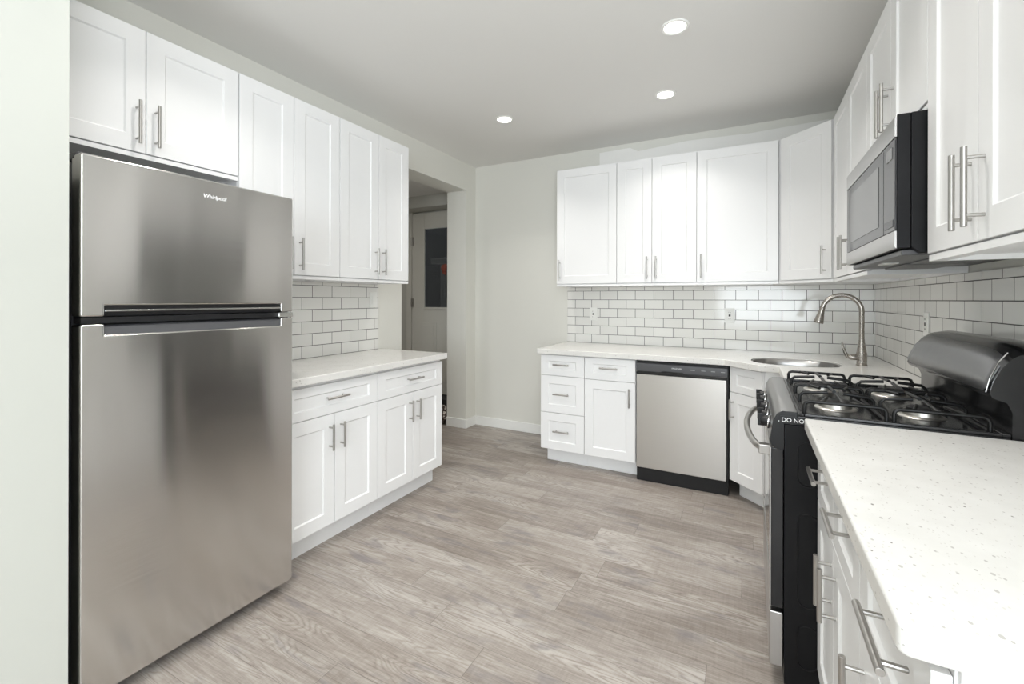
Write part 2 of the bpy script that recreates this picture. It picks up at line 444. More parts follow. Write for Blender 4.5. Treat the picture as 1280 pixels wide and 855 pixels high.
def shaker(w, h, sx, sz, t=.02, rec=.0075, bev=.005):
    bm = bmesh.new()
    def rect(i, j, y): return [bm.verts.new((x, y, z)) for x, z in ((i, j), (w - i, j), (w - i, h - j), (i, h - j))]
    A = rect(0, 0, 0); B = rect(sx, sz, 0); C = rect(sx + bev, sz + bev, rec); D = rect(0, 0, t)
    for P, Q in ((A, B), (B, C)):
        for k in range(4): bm.faces.new((P[k], P[(k + 1) % 4], Q[(k + 1) % 4], Q[k]))
    bm.faces.new(C)
    for k in range(4): bm.faces.new((A[(k + 1) % 4], A[k], D[k], D[(k + 1) % 4]))
    bm.faces.new(D[::-1])
    bmesh.ops.recalc_face_normals(bm, faces=bm.faces[:])
    return bm

G = .0018   # half gap between fronts
def fronts(root, items):
    for kind, x0, x1, z0, z1, h in items:
        w, hh = x1 - x0 - 2 * G, z1 - z0 - 2 * G
        sx, sz = (.066, .066) if kind == 'door' else (min(.066, w * .22), .045 if hh < .2 else .062)
        o = obj(kind, shaker(w, hh, sx, sz), 'white', root, (x0 + G, 0, z0 + G), bevel=.0015, seg=2)
        if h:
            typ, a, b, L = h
            handle(o, a - x0 - G, b - z0 - G, L, typ == 'v')

def carcass_box(root, w, depth, z0, z1, recess=True, rail=0):
    bm = bmesh.new(); zr = z0 + (.014 if recess else 0)
    bx(bm, 0, w, .0205, depth, zr, z1)
    if rail: bx(bm, 0, w, .004, .0205, z0, rail)
    if recess:   # the bottom panel sits up inside the side panels
        bx(bm, 0, w, .0205, .036, z0, zr); bx(bm, 0, w, depth - .018, depth, z0, zr)
        bx(bm, 0, .018, .036, depth - .018, z0, zr); bx(bm, w - .018, w, .036, depth - .018, z0, zr)
    return obj('carcass', bm, 'white', root, smooth=False)

def upper(label, loc, rz, w, depth, z0, z1, doors, group, cz0):
    """doors: list of (x0, x1, handle_x)"""
    r = thing('wall_cabinet', label, 'cabinet', (loc[0], loc[1], cz0), rz, group)
    carcass_box(r, w, depth, 0, z1 + .006 - cz0, True, z0 - cz0 - .003)
    fronts(r, [('door', a, b, z0 - cz0, z1 - cz0, ('v', hx, z0 - cz0 + .03 + .0875, .175) if hx is not None else None) for a, b, hx in doors])
    return r

UG = 'white shaker wall cabinets'
ZU0, ZU1, ZUC = 1.424, 2.398, 1.404
# left wall: local x runs to world +Y, the front looks to +X
DL = XLU - WL - .002
s = .937 - .566
upper('short white wall cabinet above the refrigerator, two square doors', (XLU, .566), 90, .752, DL, 1.889, ZU1,
      [(0, s, s - .033), (s, .752, s + .033)], UG, 1.868)
upper('tall white wall cabinet on left wall right beside the refrigerator top', (XLU, 1.3205), 90, .611, DL, ZU0, ZU1,
      [(0, .301, .301 - .033), (.301, .611, .301 + .033)], UG, ZUC)
upper('tall white wall cabinet on left wall next to the doorway', (XLU, 1.933), 90, .621, DL, ZU0, ZU1,
      [(0, .324, .324 - .033), (.324, .621, .324 + .033)], UG, ZUC)
# back wall
DB = WB - YBU - .002
upper('single-door wall cabinet at left end of back wall, handle at its left', (-1.474, YBU), 0, .519, DB, ZU0, ZU1, [(0, .519, .032)], UG, ZUC)
upper('narrow double-door wall cabinet in the middle of the back wall', (-.9545, YBU), 0, .600, DB, ZU0, ZU1,
      [(0, .276, .276 - .034), (.276, .600, .276 + .034)], UG, ZUC)
upper('wide single-door wall cabinet on back wall beside the angled corner cabinet', (-.354, YBU), 0, .526, DB, ZU0, ZU1, [(0, .526, .032)], UG, ZUC)
# diagonal corner wall cabinet
PA, PB = Vector((.174, 3.607)), Vector((.445, 3.333))
dv = (PB - PA); wd = dv.length; ang = math.degrees(math.atan2(dv.y, dv.x))
r = thing('wall_cabinet', 'angled corner wall cabinet above the sink with handle at right', 'cabinet', (PA.x, PA.y, ZUC), ang, UG)
rot = Matrix.Rotation(-R(ang), 2)
def loc2(p): q = rot @ (Vector(p) - PA); return (q.x, q.y)
nrm = Vector((-dv.y, dv.x)).normalized() * .0205
bm = bmesh.new()
prism(bm, [loc2(PA + nrm), loc2(PB + nrm), loc2((.465, 3.333)), loc2((WR - .002, 3.333)), loc2((WR - .002, WB - .002)), loc2((.174, WB - .002)), loc2((.174, 3.627))], 0, ZU1 + .006 - ZUC)
obj('carcass', bm, 'white', r, bevel=.001, seg=1)
bm = bmesh.new(); bx(bm, .002, wd - .002, .004, .022, 0, ZU0 - ZUC - .003); obj('light_rail', bm, 'white', r, bevel=.001, seg=1)
fronts(r, [('door', .012, wd - .012, ZU0 - ZUC, ZU1 - ZUC, ('v', wd - .05, ZU0 - ZUC + .1175, .175))])
# right wall: local x runs to world -Y, the front looks to -X
DR = WR - XRU - .002
upper('white double-door wall cabinet on right wall between corner cabinet and microwave', (XRU, 3.332), -90, .878, DR, ZU0, ZU1,
      [(0, .439, .439 - .034), (.439, .878, .439 + .034)], UG, ZUC)
upper('short white double-door wall cabinet right above the microwave', (XRU, 2.452), -90, .763, DR, 1.862, ZU1,
      [(0, .3815, .3815 - .034), (.3815, .763, .3815 + .034)], UG, 1.845)
upper('large double-door wall cabinet at the right edge, nearest the camera', (XRU, 1.687), -90, .645, DR, ZU0, ZU1,
      [(0, .3225, .3225 - .034), (.3225, .645, .3225 + .034)], UG, ZUC)

# base cabinets
BG = 'white shaker base cabinets'
def base(label, loc, rz, w, depth, items, top, toe_back=.075, toe_ext=(0, 0), end=0):
    r = thing('base_cabinet', label, 'cabinet', (loc[0], loc[1], 0), rz, BG)
    bm = bmesh.new(); bx(bm, 0, w, .0205, depth, .114, top); obj('carcass', bm, 'white', r, bevel=.001, seg=1)
    bm = bmesh.new(); bx(bm, toe_ext[0], w - toe_ext[1], toe_back, depth - .01, 0, .1135); obj('toe_kick', bm, 'white', r, bevel=.001, seg=1)
    fronts(r, items); return r
ZB0, ZD, ZT = .118, .694, .856
DLB = XLF - WL - .002
for lab, y0, w, sp, ext in (('white base cabinet on the left beside the refrigerator, one drawer over two doors', 1.353, .6175, .309, 0),
                            ('white base cabinet at the doorway end of the left counter, one drawer over two doors', 1.971, .623, .3115, .012)):
    base(lab, (XLF, y0), 90, w, DLB, [('drawer', 0, w, ZD, ZT, ('h', w / 2, .782, .14)),
         ('door', 0, sp, ZB0, ZD, ('v', sp - .036, .578, .135)), ('door', sp, w, ZB0, ZD, ('v', sp + .036, .578, .135))], .874, .073, (0, ext))
DBB = WB - YBF - .002
w = .362
base('narrow three-drawer base cabinet at the left end of the back counter', (-1.475, YBF), 0, w, DBB,
     [('drawer', 0, w, .696, .857, ('h', w / 2, .785, .13)), ('drawer', 0, w, .404, .696, ('h', w / 2, .555, .13)), ('drawer', 0, w, .115, .404, ('h', w / 2, .265, .13))], .863, .09, (.022, 0))
w = .383
base('white base cabinet with one drawer and one door, left of the dishwasher', (-1.1125, YBF), 0, w, DBB,
     [('drawer', 0, w, .692, .857, ('h', w / 2, .785, .135)), ('door', 0, w, .115, .692, ('v', w - .04, .582, .135))], .863, .09)
# diagonal sink base
PA, PB = Vector((-.120, 3.283)), Vector((.064, 3.104)); dv = PB - PA; wd = dv.length; ang = math.degrees(math.atan2(dv.y, dv.x))
r = thing('base_cabinet', 'angled corner sink base cabinet between dishwasher and range', 'cabinet', (PA.x, PA.y, 0), ang, BG)
rot = Matrix.Rotation(-R(ang), 2); nrm = Vector((-dv.y, dv.x)).normalized()
def wall_run(bm, pts, z0, z1, th=.016):
    # open-topped shell: one upright panel along each side of the outline
    n = len(pts)
    for i in range(n):
        a, b = Vector(pts[i]), Vector(pts[(i + 1) % n]); d = (b - a).normalized(); nn = Vector((-d.y, d.x)) * th
        prism(bm, [a, b, b + nn, a + nn], z0, z1)
bm = bmesh.new()
wall_run(bm, [loc2(PA + nrm * .0205), loc2(PB + nrm * .0205), loc2((.085, 3.112)), loc2((.185, 3.112)), loc2((.185, 2.497)), loc2((WR - .012, 2.497)), loc2((WR - .012, WB - .012)), loc2((-.115, WB - .012)), loc2((-.115, 3.305))], .114, .863)
obj('carcass', bm, 'white', r, smooth=False)
bm = bmesh.new()
prism(bm, [loc2(PA + nrm * .085), loc2(PB + nrm * .085 + dv.normalized() * .01), loc2((.185, 3.175)), loc2((.2, 2.6)), loc2((.7, 2.6)), loc2((.7, 3.9)), loc2((-.06, 3.9))], 0, .1135)
obj('toe_kick', bm, 'white', r, bevel=.001, seg=1)
fronts(r, [('drawer', 0, wd, .692, .857, None), ('door', 0, wd, .115, .692, ('v', .036, .582, .135))])
# near right run
DRB = WR - XRB - .012
w = .622; sp = .312
base('white base cabinet beside the range under the right counter, two drawers over two doors', (XRB, 1.722), -90, w, DRB,
     [('drawer', 0, sp, ZD - .03, ZT, ('h', sp / 2, .782, .14)), ('drawer', sp, w, ZD - .03, ZT, ('h', sp + (w - sp) / 2, .782, .14)),
      ('door', 0, sp, ZB0, ZD - .03, ('v', sp - .036, .545, .135)), ('door', sp, w, ZB0, ZD - .03, ('v', sp + .036, .545, .135))], .874)
w = .395
r = base('white base cabinet at the near end of the right counter, closest to the camera', (XRB, 1.099), -90, w, DRB,
     [('drawer', 0, w, ZD - .03, ZT, ('h', w / 2 + .05, .79, .16)), ('door', 0, w, ZB0, ZD - .03, ('v', .04, .545, .135))], .874)
bm = bmesh.new()
for a, b in ((.012, .062), (.45, .57)): bx(bm, w, w + .008, a + .012, b, .114, .872)
bx(bm, w, w + .008, .075, .45, .114, .20)
bx(bm, w, w + .003, .062, .45, .114, .872)
obj('end_panel', bm, 'white', r, bevel=.002)

# ------------------------------------------------------------------ counters
def slab(name, pts, z0, z1, label, bev=.004, hole=None):
    bm = bmesh.new()
    if hole is None:
        prism(bm, pts, z0, z1)
    else:
        E = []
        for loop in (pts, hole):
            vs = [bm.verts.new((x, y, z1)) for x, y in loop]
            E += [bm.edges.new((vs[i], vs[(i + 1) % len(vs)])) for i in range(len(vs))]
        g = bmesh.ops.triangle_fill(bm, use_beauty=True, edges=E)
        fs = [f for f in g['geom'] if isinstance(f, bmesh.types.BMFace)]
        bmesh.ops.recalc_face_normals(bm, faces=fs)
        if fs[0].normal.z < 0:
            for f in fs: f.normal_flip()
        ex = bmesh.ops.extrude_face_region(bm, geom=fs)
        for v in [e for e in ex['geom'] if isinstance(e, bmesh.types.BMVert)]: v.co.z = z1
        old = [v for f in fs if f.is_valid for v in f.verts]
        for v in set(old): v.co.z = z0
        bmesh.ops.recalc_face_normals(bm, faces=bm.faces[:])
    o = obj(name, bm, 'quartz', bevel=bev, seg=3); tag(o, label, 'countertop'); return o

slab('countertop', [(WL + .0125, 1.334), (-1.888, 1.334), (-1.888, 2.597), (WL + .003, 2.597), (WL + .003, 2.566), (WL + .0125, 2.566)], .8755, CTL, 'white quartz countertop on the left base cabinets beside the refrigerator')
def arc(cx, cy, r, a0, a1, n=5): return [(cx + r * math.cos(R(a0 + (a1 - a0) * k / n)), cy + r * math.sin(R(a0 + (a1 - a0) * k / n))) for k in range(n + 1)]
slab('countertop', [(.154, 1.719)] + arc(.154 + .013, .680 + .013, .013, 180, 270) + [(WR - .0125, .680), (WR - .0125, 1.719)], .8755, CTL,
     'speckled white quartz countertop in the right foreground in front of the range', .006)
SKX, SKY, SA, SB = .245, 3.325, .24, .19
def superell(a, b, n=36, e=2.6):
    out = []
    for k in range(n):
        t = 2 * math.pi * k / n; c, s_ = math.cos(t), math.sin(t)
        out.append((SKX + a * math.copysign(abs(c) ** (2 / e), c), SKY + b * math.copysign(abs(s_) ** (2 / e), s_)))
    return out
slab('countertop', [(-1.495, 3.250), (-.150, 3.250), (.045, 3.068), (.150, 3.068), (.150, 2.486), (WR - .0125, 2.486), (WR - .0125, WB - .0125), (-1.495, WB - .0125)],
     .8645, CTB, 'L-shaped white quartz countertop with sink cut-out along the back wall', .003, superell(SA, SB))

# ------------------------------------------------------------------ tile backsplashes
tag(box_obj('tile_backsplash', (-1.500, WR - .0013, WB - .0112, WB - .0013, .86, 1.4025), 'tile_back', None, 0), 'white subway tile backsplash on the back wall above dishwasher and sink', 'backsplash')
tag(box_obj('tile_backsplash', (WR - .0112, WR - .0013, .70, WB - .0125, .86, 1.4025), 'tile_right', None, 0), 'white subway tile backsplash on the right wall behind the range', 'backsplash')
tag(box_obj('tile_backsplash', (WL + .0013, WL + .0112, 1.33, 2.563, .88, 1.4025), 'tile_left', None, 0), 'white subway tile backsplash on the left wall under two tall wall cabinets', 'backsplash')

# ------------------------------------------------------------------ outlets
def outlet(loc, rz, label, blank=False):
    r = thing('wall_outlet', label, 'outlet', loc, rz, 'white wall plates on the tiles')
    bm = bmesh.new(); prism(bm, rrect(-.036, .036, -.058, .058, .004, 3), -.005, .0, 'y'); obj('cover_plate', bm, 'plastic', r, bevel=.0015)
    if blank:
        bm = bmesh.new(); bx(bm, -.016, .016, -.008, -.004, -.033, .033); obj('rocker', bm, 'plastic', r, bevel=.001)
        return
    bm = bmesh.new(); bx(bm, -.017, .017, -.0075, -.004, -.034, .034); f = obj('receptacle', bm, 'plastic', r, bevel=.001)
    bm = bmesh.new()
    bx(bm, -.007, .007, -.0085, -.007, -.008, .008)
    for z in (-.024, .024):
        for x in (-.006, .006): bx(bm, x - .001, x + .001, -.0082, -.007, z - .004, z + .004)
    obj('slots', bm, 'gap', f)
outlet((-1.251, WB - .0114, 1.163), 0, 'white outlet on back tiles above the drawer cabinets, left of the pair')
outlet((-.144, WB - .0114, 1.170), 0, 'white outlet on back tiles between dishwasher and faucet')
outlet((WR - .0114, 2.897, 1.176), -90, 'white outlet on right wall tiles behind the range top')
outlet((WL + .0114, 2.505, 1.287), 90, 'blank white switch plate on the left backsplash by the doorway', True)

# ------------------------------------------------------------------ refrigerator (local x -> +Y, front looks to +X)
FW = .724
fr = thing('refrigerator', 'stainless steel top-freezer refrigerator standing at the left wall', 'refrigerator', (-1.806, .598, 0), 90)
bm = bmesh.new(); bx(bm, .004, FW - .004, .068, .68, .03, 1.725); obj('body', bm, 'dark_gray', fr, bevel=.006)
HX0, HX1 = .061, .667
def door_front(pts, thick=.064, curve=.0):
    bm = bmesh.new(); prism(bm, pts, 0, thick, 'y'); return bm
up = obj('freezer_door', door_front([(0, 1.236), (HX0, 1.236), (HX0, 1.271), (HX1, 1.271), (HX1, 1.236), (FW, 1.236), (FW, 1.741), (0, 1.741)]), 'steel', fr, bevel=.007, seg=4)
lo = obj('refrigerator_door', door_front([(0, .045), (FW, .045), (FW, 1.212), (HX1, 1.212), (HX1, 1.178), (HX0, 1.178), (HX0, 1.212), (0, 1.212)]), 'steel', fr, bevel=.007, seg=4)
bm = bmesh.new(); prism(bm, [(.006, 1.273), (.05, 1.273), (.05, 1.238), (.018, 1.238), (.010, 1.258)], HX0 - .001, HX1 + .001, 'x'); hd = obj('handle_grip', bm, 'black_matte', up, bevel=.001); hd['label'] = 'black recessed grip'
bm = bmesh.new(); bx(bm, HX0 + .002, HX1 - .002, .003, .011, 1.2515, 1.2575); obj('chrome_strip', bm, 'chrome', up, bevel=.001)
bm = bmesh.new(); prism(bm, [(.004, 1.176), (.05, 1.176), (.05, 1.211), (.030, 1.211), (.012, 1.203)], HX0 - .001, HX1 + .001, 'x'); hd = obj('handle_grip', bm, 'dark_gray', lo, bevel=.001); hd['label'] = 'dark grey recessed grip'
box_obj('divider', (.006, FW - .006, .012, .067, 1.214, 1.234), 'black_matte', fr, .001)
bm = bmesh.new(); bx(bm, FW - .07, FW - .002, -.004, .05, 1.2145, 1.2335); tube(bm, [(FW - .014, .012, 1.21), (FW - .014, .012, 1.238)], .007, 10); obj('hinge', bm, 'chrome', fr, bevel=.002)
bm = bmesh.new(); prism(bm, rrect(.0, .09, .03, .16, .012, 4), 1.7255, 1.748, 'z'); obj('hinge_cover', bm, 'dark_gray', fr, bevel=.003)
box_obj('base_grille', (.03, FW - .03, .075, .10, .004, .06), 'black_matte', fr, .002)
for x in (.06, FW - .06):
    bm = bmesh.new(); lathe(bm, [(.018, 0), (.018, .012), (.008, .014), (.008, .05)], (x, .12, 0), 16); obj('foot', bm, 'black_matte', fr)
bd = text('badge', 'Whirlpool', .021, 'print', up, (.349, -.0006, 1.672), (R(90), 0, 0), .0006, .18, .95); bd['label'] = 'small pale lettering'

# ------------------------------------------------------------------ dishwasher
DW0, DWW = -.7265, .602
dw = thing('dishwasher', 'stainless steel dishwasher with black control strip under the back counter', 'dishwasher', (DW0, 3.278, 0), 0)
box_obj('tub', (.004, DWW - .004, .045, .60, .10, .850), 'black_matte', dw, .002)
M['steel_dw'] = steel('dishwasher_stainless', (.54, .52, .495), .36, 'X', .6)
do = box_obj('door', (.004, DWW - .012, 0, .045, .096, .762), 'steel_dw', dw, .004, 3)
bm = bmesh.new(); prism(bm, [(.004, .764), (.0, .790), (.004, .838), (.012, .846), (.045, .846), (.045, .764)], .002, DWW - .008, 'x')
cp = obj('control_panel', bm, 'dark_gray', dw, bevel=.002)
bm = bmesh.new(); bx(bm, .004, DWW - .010, -.003, .01, .763, .785); obj('handle_lip', bm, 'black', cp, bevel=.003)
bm = bmesh.new(); prism(bm, [(.17, .784), (.33, .784), (.315, .793), (.185, .793)], -.004, .004, 'y'); obj('pocket_handle', bm, 'black', cp, bevel=.002)
text('badge', 'FRIGIDAIRE', .0135, 'print', cp, (.245, -.0002, .812), (R(90), 0, 0), .0008)
for x, w_ in ((.365, .03), (.435, .026), (.495, .026), (.555, .025)):
    bm = bmesh.new(); bx(bm, x, x + w_, .0006, .004, .811, .816); obj('button', bm, 'grey_print', cp)
box_obj('kick_plate', (.006, DWW - .004, .012, .06, .0, .092), 'black_matte', dw, .002)
box_obj('side_trim', (DWW - .010, DWW - .001, .003, .045, .01, .858), 'black_matte', dw, .001)
box_obj('top_trim', (.0, DWW - .002, .012, .05, .848, .863), 'black_matte', dw, .001)

# ------------------------------------------------------------------ sink and faucet
sk = thing('sink', 'stainless steel undermount sink set in the corner counter', 'sink', (SKX, SKY, .68))
bm = bmesh.new(); rings = []
NS = 48
def ring(k, z):
    out = []
    for i in range(NS):
        t = 2 * math.pi * i / NS; c, s_ = math.cos(t), math.sin(t); e = 2.6
        out.append(bm.verts.new(((SA - .001) * k * math.copysign(abs(c) ** (2 / e), c), (SB - .001) * k * math.copysign(abs(s_) ** (2 / e), s_), z)))
    return out
for k, z in ((.984, .2165), (.975, .217), (.966, .216), (.960, .18), (.93, .05), (.88, .018), (.78, .005), (.5, .001), (.12, -.004)): rings.append(ring(k, z))
for A, B_ in zip(rings, rings[1:]):
    for i in range(NS): bm.faces.new((A[i], A[(i + 1) % NS], B_[(i + 1) % NS], B_[i]))
bm.faces.new(rings[-1])
bmesh.ops.recalc_face_normals(bm, faces=bm.faces[:])
o = obj('bowl', bm, 'steel_sat', sk, angle=60); sm = o.modifiers.new('thickness', 'SOLIDIFY'); sm.thickness = .0015; sm.offset = 0
bm = bmesh.new(); lathe(bm, [(.042, 0), (.042, .004), (.034, .005), (.03, .001), (.012, .001), (.010, .008)], (0, 0, .0), 32); obj('drain', bm, 'chrome', sk)

fa = thing('faucet', 'brushed nickel gooseneck faucet with pull-down head beside the corner sink', 'faucet', (.587, 3.35, CTB), 0)
bm = bmesh.new(); lathe(bm, [(.029, 0), (.029, .006), (.026, .009), (.0255, .03), (.027, .055), (.026, .075), (.021, .105), (.0155, .14), (.0148, .155)], seg=36); obj('body', bm, 'faucet_nickel', fa, angle=60)
bm = bmesh.new(); RA = .098
pts = [(0, 0, .15), (0, 0, .20), (0, 0, .25), (0, 0, .30), (0, 0, .322)]
for k in range(1, 25):
    t = R(180 * k / 24 * .93); pts.append((-RA + RA * math.cos(t), 0, .322 + RA * math.sin(t)))
p_end = Vector(pts[-1]); d_end = (Vector(pts[-1]) - Vector(pts[-2])).normalized()
tube(bm, pts, .0138, 18); obj('spout', bm, 'faucet_nickel', fa, angle=60)
bm = bmesh.new(); L_ = [(-.004, .0125), (0, .0155), (.006, .0155), (.012, .0145), (.045, .019), (.085, .026), (.094, .027), (.098, .024)]
d_h = Vector((-.23, 0, -1)).normalized()
tube(bm, [p_end + d_h * a for a, _ in L_], [b for _, b in L_], 24); obj('spray_head', bm, 'faucet_nickel', fa, angle=50)
bm = bmesh.new(); tube(bm, [(-.01, 0, .052), (-.03, -.004, .050), (-.055, -.006, .048), (-.068, -.007, .05)], [.019, .0185, .016, .010], 18)
tube(bm, [(-.055, -.006, .046), (-.070, -.008, .052), (-.082, -.009, .075), (-.092, -.01, .105), (-.098, -.011, .138)], [.009, .011, .0085, .0065, .004], 14)
obj('lever', bm, 'faucet_nickel', fa, angle=60)

# ------------------------------------------------------------------ range (local x -> -Y from its far end, front looks to -X)
RW = .746
rg = thing('gas_range', 'black gas range with steel front between the two right counters', 'stove', (.058, 2.476, 0), -90)
RD = .695
bm = bmesh.new(); bx(bm, 0, RW, .042, RD, .03, .884)
# pressed outlines on the side panel
def emboss(y0, y1, z0, z1):
    for x, s_ in ((RW, 1), (0, -1)):
        pts_ = [(x + .0004 * s_, y, z) for y, z in rrect(y0, y1, z0, z1, min(.03, (y1 - y0) / 2.2), 6)]
        tube(bm, pts_, .0022, 6, closed=True)
emboss(.08, .135, .69, .83); emboss(.08, .135, .30, .60); emboss(.08, .135, .10, .24); emboss(.30, .62, .10, .83)
obj('body', bm, 'side_black', rg, bevel=.003)
for x in (.04, RW - .04):
    for y in (.09, .62):
        bm = bmesh.new(); lathe(bm, [(.016, 0), (.016, .01), (.009, .012), (.009, .032)], (x, y, 0), 14); obj('foot', bm, 'black_matte', rg)
od = box_obj('oven_door', (.004, RW - .004, .004, .040, .272, .802), 'black', rg, .003)
bm = bmesh.new()
for b in ((.004, RW - .004, .0, .0045, .735, .802), (.004, .07, 0, .0045, .34, .735), (RW - .07, RW - .004, 0, .0045, .34, .735), (.004, RW - .004, 0, .0045, .272, .34)): bx(bm, *b)
obj('door_skin', bm, 'steel_sat', od, bevel=.001)
box_obj('oven_window', (.071, RW - .071, .002, .005, .341, .734), 'glass_black', od, 0)
bm = bmesh.new(); ph = []
for k in range(25):
    t = k / 24; x = .045 + (RW - .09) * t; ph.append((x, -.052 * math.sin(math.pi * t) ** .55 - .018, .785 - .0 * t))
tube(bm, ph, .0115, 14)
for x in (.045, RW - .045):
    bx(bm, x - .016, x + .016, -.032, .004, .768, .800)
obj('handle', bm, 'nickel', od, bevel=.003)
box_obj('storage_drawer', (.004, RW - .004, .0, .040, .078, .258), 'steel_sat', rg, .004)
prof = [(.006, .812), (.0, .83), (.010, .895), (.022, .918), (.036, .927), (.078, .9275), (.078, .886), (.041, .886), (.041, .80), (.02, .80)]
bm = bmesh.new(); prism(bm, prof, .006, RW - .006, 'x'); pn = obj('control_panel', bm, 'steel_dark', rg, bevel=.0015)
for x0, x1 in ((0, .006), (RW - .006, RW)):
    bm = bmesh.new(); prism(bm, prof, x0, x1, 'x'); obj('end_cap', bm, 'black_matte', pn, bevel=.001)
for x in (.125, .225, .373, .521, .621):
    bm = bmesh.new(); ax = Vector((0, -1, .15)).normalized(); c0 = Vector((x, .006, .858))
    pl = [(0, .024), (.006, .0235), (.007, .019), (.012, .0185), (.027, .0165), (.030, .014)]
    tube(bm, [c0 + ax * a for a, _ in pl], [b for _, b in pl], 22)
    bx(bm, x - .0045, x + .0045, -.034, -.012, .842, .884)
    kb = obj('knob', bm, 'black_matte', pn, bevel=.001)
    bm = bmesh.new(); tube(bm, [c0 + ax * .0061, c0 + ax * .0095], .0215, 22); obj('bezel', bm, 'chrome', kb)
bm = bmesh.new(); bx(bm, 0, RW, .079, .575, .887, .9155)
for b in ((0, RW, .079, .097), (0, RW, .557, .575), (0, .018, .097, .557), (RW - .018, RW, .097, .557)): bx(bm, *b, .9155, .9255)
ct = obj('cooktop', bm, 'black', rg, bevel=.003, seg=3)
box_obj('vent_strip', (.05, RW - .05, .088, .094, .925, .927), 'gap', pn, 0)
for x in (.19, .555):
    for y in (.205, .435):
        bm = bmesh.new(); lathe(bm, [(.062, .916), (.060, .919), (.048, .921), (.046, .934), (.040, .936)], (x, y, 0), 32); bu = obj('burner', bm, 'alu', ct, angle=50)
        bm = bmesh.new(); lathe(bm, [(.036, .9355), (.040, .938), (.040, .943), (.034, .946), (.01, .947)], (x, y, 0), 28); obj('burner_cap', bm, 'black_matte', bu, angle=50)
def grate(cx, cy, hx, hy):
    bm = bmesh.new(); zt, zb, r_ = .962, .918, .0060
    # two bent rails along the depth, legs turned down at their ends
    for s in (-1, 1):
        x = cx + s * hx
        tube(bm, [(x, cy - hy, zb), (x, cy - hy, zt - .014), (x, cy - hy + .004, zt - .004), (x, cy - hy + .014, zt), (x, cy, zt), (x, cy + hy - .014, zt), (x, cy + hy - .004, zt - .004), (x, cy + hy, zt - .014), (x, cy + hy, zb)], r_, 10)
    for s in (-1, 1):
        y = cy + s * (hy - .002)
        tube(bm, [(cx - hx, y, zb + .006), (cx + hx, y, zb + .006)], r_ * .9, 8)
    # fingers rising towards the burner
    for sx in (-1, 1):
        tube(bm, [(cx + sx * hx, cy, zt), (cx + sx * hx * .6, cy, zt + .003), (cx + sx * .022, cy, zt + .006)], r_, 10)
    for s in (-1, 1):
        y = cy + s * hy
        tube(bm, [(cx, y, zb + .006), (cx, y, zt - .012), (cx, y - s * .012, zt), (cx, cy + s * .022, zt + .006)], r_, 10)
    for sx in (-1, 1):
        for s in (-1, 1):
            tube(bm, [(cx + sx * hx, cy + s * hy * .55, zt), (cx + sx * hx * .55, cy + s * hy * .34, zt + .004)], r_ * .85, 8)
    return bm
for x in (.19, .555):
    for y in (.205, .435): obj('grate', grate(x, y, .165, .106), 'iron', rg, angle=60)
# backguard, arched along its top
bm = bmesh.new(); prof = [(.576, .90), (.576, .985), (.566, 1.010), (.536, 1.022), (.530, 1.034), (.538, 1.075), (.556, 1.122), (.576, 1.152), (.592, 1.165), (.625, 1.172), (.66, 1.168), (RD, 1.155), (RD, .90)]
rings = []; NX = 24
for i in range(NX + 1):
    x = RW * i / NX; q = abs(2 * i / NX - 1); sc = -.028 * q ** 6 + .006
    k_ = 1 if 0 < i < NX else .985
    rings.append([bm.verts.new((x, .60 + (y - .60) * k_, z + (sc * max(0, (z - 1.03) / .14)))) for y, z in prof])
for A, B_ in zip(rings, rings[1:]):
    for j in range(len(prof)): bm.faces.new((A[j], A[(j + 1) % len(prof)], B_[(j + 1) % len(prof)], B_[j]))
bm.faces.new(rings[0][::-1]); bm.faces.new(rings[-1]); bmesh.ops.recalc_face_normals(bm, faces=bm.faces[:])
bg = obj('backguard', bm, 'black', rg, angle=40)
# grey control face of the backguard
bm = bmesh.new(); face = [(.5285, 1.036), (.5365, 1.076), (.5545, 1.123), (.572, 1.149)]; rings = []
for i in range(NX + 1):
    x = .012 + (RW - .024) * i / NX; q = abs(2 * i / NX - 1); sc = -.028 * q ** 6 + .006; lift = max(0, q - .86) / .14
    rings.append([bm.verts.new((x, y + .0 , (z if j not in (0,) else z + .012 * lift ** 2) + sc * max(0, (z - 1.03) / .14) - (.010 * lift ** 2 if j == 3 else 0))) for j, (y, z) in enumerate(face)])
for A, B_ in zip(rings, rings[1:]):
    for j in range(len(face) - 1): bm.faces.new((A[j], A[j + 1], B_[j + 1], B_[j]))
bmesh.ops.recalc_face_normals(bm, faces=bm.faces[:])
cf = obj('control_face', bm, 'display', bg, angle=60); sm = cf.modifiers.new('thickness', 'SOLIDIFY'); sm.thickness = .002; sm.offset = 0
bm = bmesh.new(); tube(bm, [(RW - .011, y - .001, z) for y, z in face], .0016, 6); obj('edge_trim', bm, 'chrome', bg)
bm = bmesh.new(); bx(bm, RW, RW + .0012, .030, .115, .888, .912); st = obj('warning_strip', bm, 'black_matte', rg)
text('lettering', ', DO NOT', .0185, 'print', st, (RW + .0013, .024, .8935), (R(90), 0, R(90)), .0003)

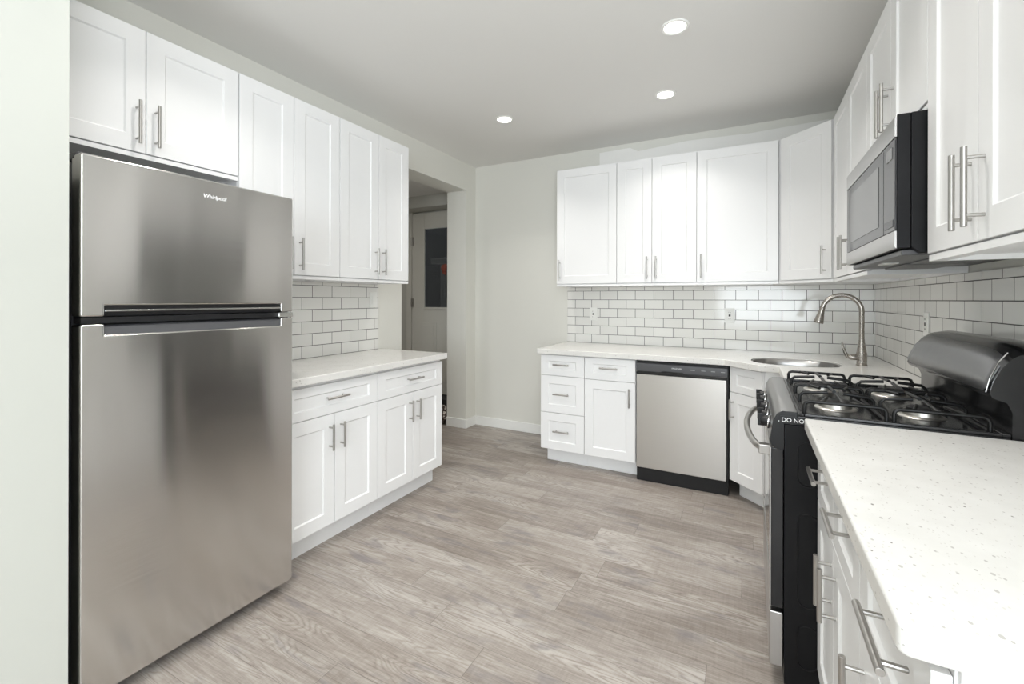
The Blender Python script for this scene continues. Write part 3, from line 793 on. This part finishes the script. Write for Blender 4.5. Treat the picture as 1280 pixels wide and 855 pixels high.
# ------------------------------------------------------------------ microwave
mw = thing('microwave', 'stainless over-the-range microwave hanging above the gas range', 'microwave', (.375, 2.449, 1.43), -90)
MW, MH = .748, .412
bm = bmesh.new(); prism(bm, [(.038, .018), (.06, .0), (.385, .0), (.385, MH), (.038, MH)], 0, MW, 'x'); mb = obj('body', bm, 'side_black', mw, bevel=.003)
bm = bmesh.new(); prism(bm, [(.0, .345), (.0, MH - .012), (.004, MH - .002), (.006, MH - .002), (.006, .345)], .001, MW - .001, 'x'); obj('top_band', bm, 'steel_sat', mw, bevel=.002)
bm = bmesh.new(); prism(bm, [(.0, .068), (.0, .022), (.004, .016), (.006, .016), (.006, .068)], .001, MW - .001, 'x'); obj('bottom_band', bm, 'steel_sat', mw, bevel=.002)
box_obj('door_core', (.0, MW, .006, .0375, .016, MH - .001), 'side_black', mw, .002)
md = box_obj('door', (.001, .618, .001, .0065, .070, .343), 'glass_black', mw, .002)
M['mw_window'] = simple('microwave_window', (.17, .17, .17, 1), .08, Specular_IOR_Level=.4)
box_obj('door_window', (.09, .555, -.0006, .004, .105, .305), 'mw_window', md, 0)
cpn = box_obj('control_panel', (.621, MW - .001, .001, .0065, .070, .343), 'glass_black', mw, .002)
box_obj('clock_display', (.66, .72, -.0006, .004, .288, .322), 'mw_window', cpn, 0)
box_obj('open_button', (.64, .73, -.0006, .003, .082, .104), 'dark_gray', cpn, .001)
bm = bmesh.new(); bx(bm, .02, MW - .02, .02, .30, -.004, .014)
obj('underside_panel', bm, 'dark_gray', mw, bevel=.004)
for x in (.06, .40):
    bm = bmesh.new(); bx(bm, x, x + .29, .12, .28, -.010, -.003); obj('grease_filter', bm, 'filter', mw, bevel=.003)
box_obj('work_light', (.32, .40, .045, .09, -.007, -.003), 'plastic', mw, .001)

# ------------------------------------------------------------------ recessed ceiling lights
def downlight(x, y, label, rad=.068):
    r = thing('recessed_light', label, 'ceiling light', (x, y, ZC), 0, 'recessed ceiling lights')
    bm = bmesh.new(); seg = 40; prof = [(.052, -.0035), (.0545, -.0055), (.064, -.0065), (rad, -.004), (rad, -.0002), (.052, -.0002)]
    rings = [[bm.verts.new((a * math.cos(2 * math.pi * k / seg), a * math.sin(2 * math.pi * k / seg), h)) for k in range(seg)] for a, h in prof]
    for i in range(len(prof)):
        A, B_ = rings[i], rings[(i + 1) % len(prof)]
        for k in range(seg): bm.faces.new((A[k], A[(k + 1) % seg], B_[(k + 1) % seg], B_[k]))
    bmesh.ops.recalc_face_normals(bm, faces=bm.faces[:])
    obj('trim_ring', bm, 'trim', r)
    bm = bmesh.new(); lathe(bm, [(.0519, -.0032), (.0519, -.0005)], (0, 0, 0), 40); obj('diffuser', bm, 'lens', r)
    l = bpy.data.lights.new('downlight', 'AREA'); l.shape = 'DISK'; l.size = .10; l.spread = R(115); l.energy = DOWNLIGHT_W; l.color = (1, .965, .92)
    lo_ = bpy.data.objects.new('downlight', l); COL.objects.link(lo_); lo_.location = (x, y, ZC - .012)
downlight(-.335, 2.366, 'recessed ceiling light looking largest in the picture, upper right of centre')
downlight(-.500, 3.116, 'recessed ceiling light in front of the back wall cabinets')
downlight(-1.647, 2.983, 'recessed ceiling light farthest left, near the doorway')
downlight(-.25, 1.60, 'unseen recessed ceiling light added overhead near the right foreground counter')  # out-of-view downlight, added to brighten the near counter
downlight(-1.60, 1.10, 'unseen recessed ceiling light added overhead in front of the refrigerator')  # out-of-view downlight, added for brightness around the refrigerator
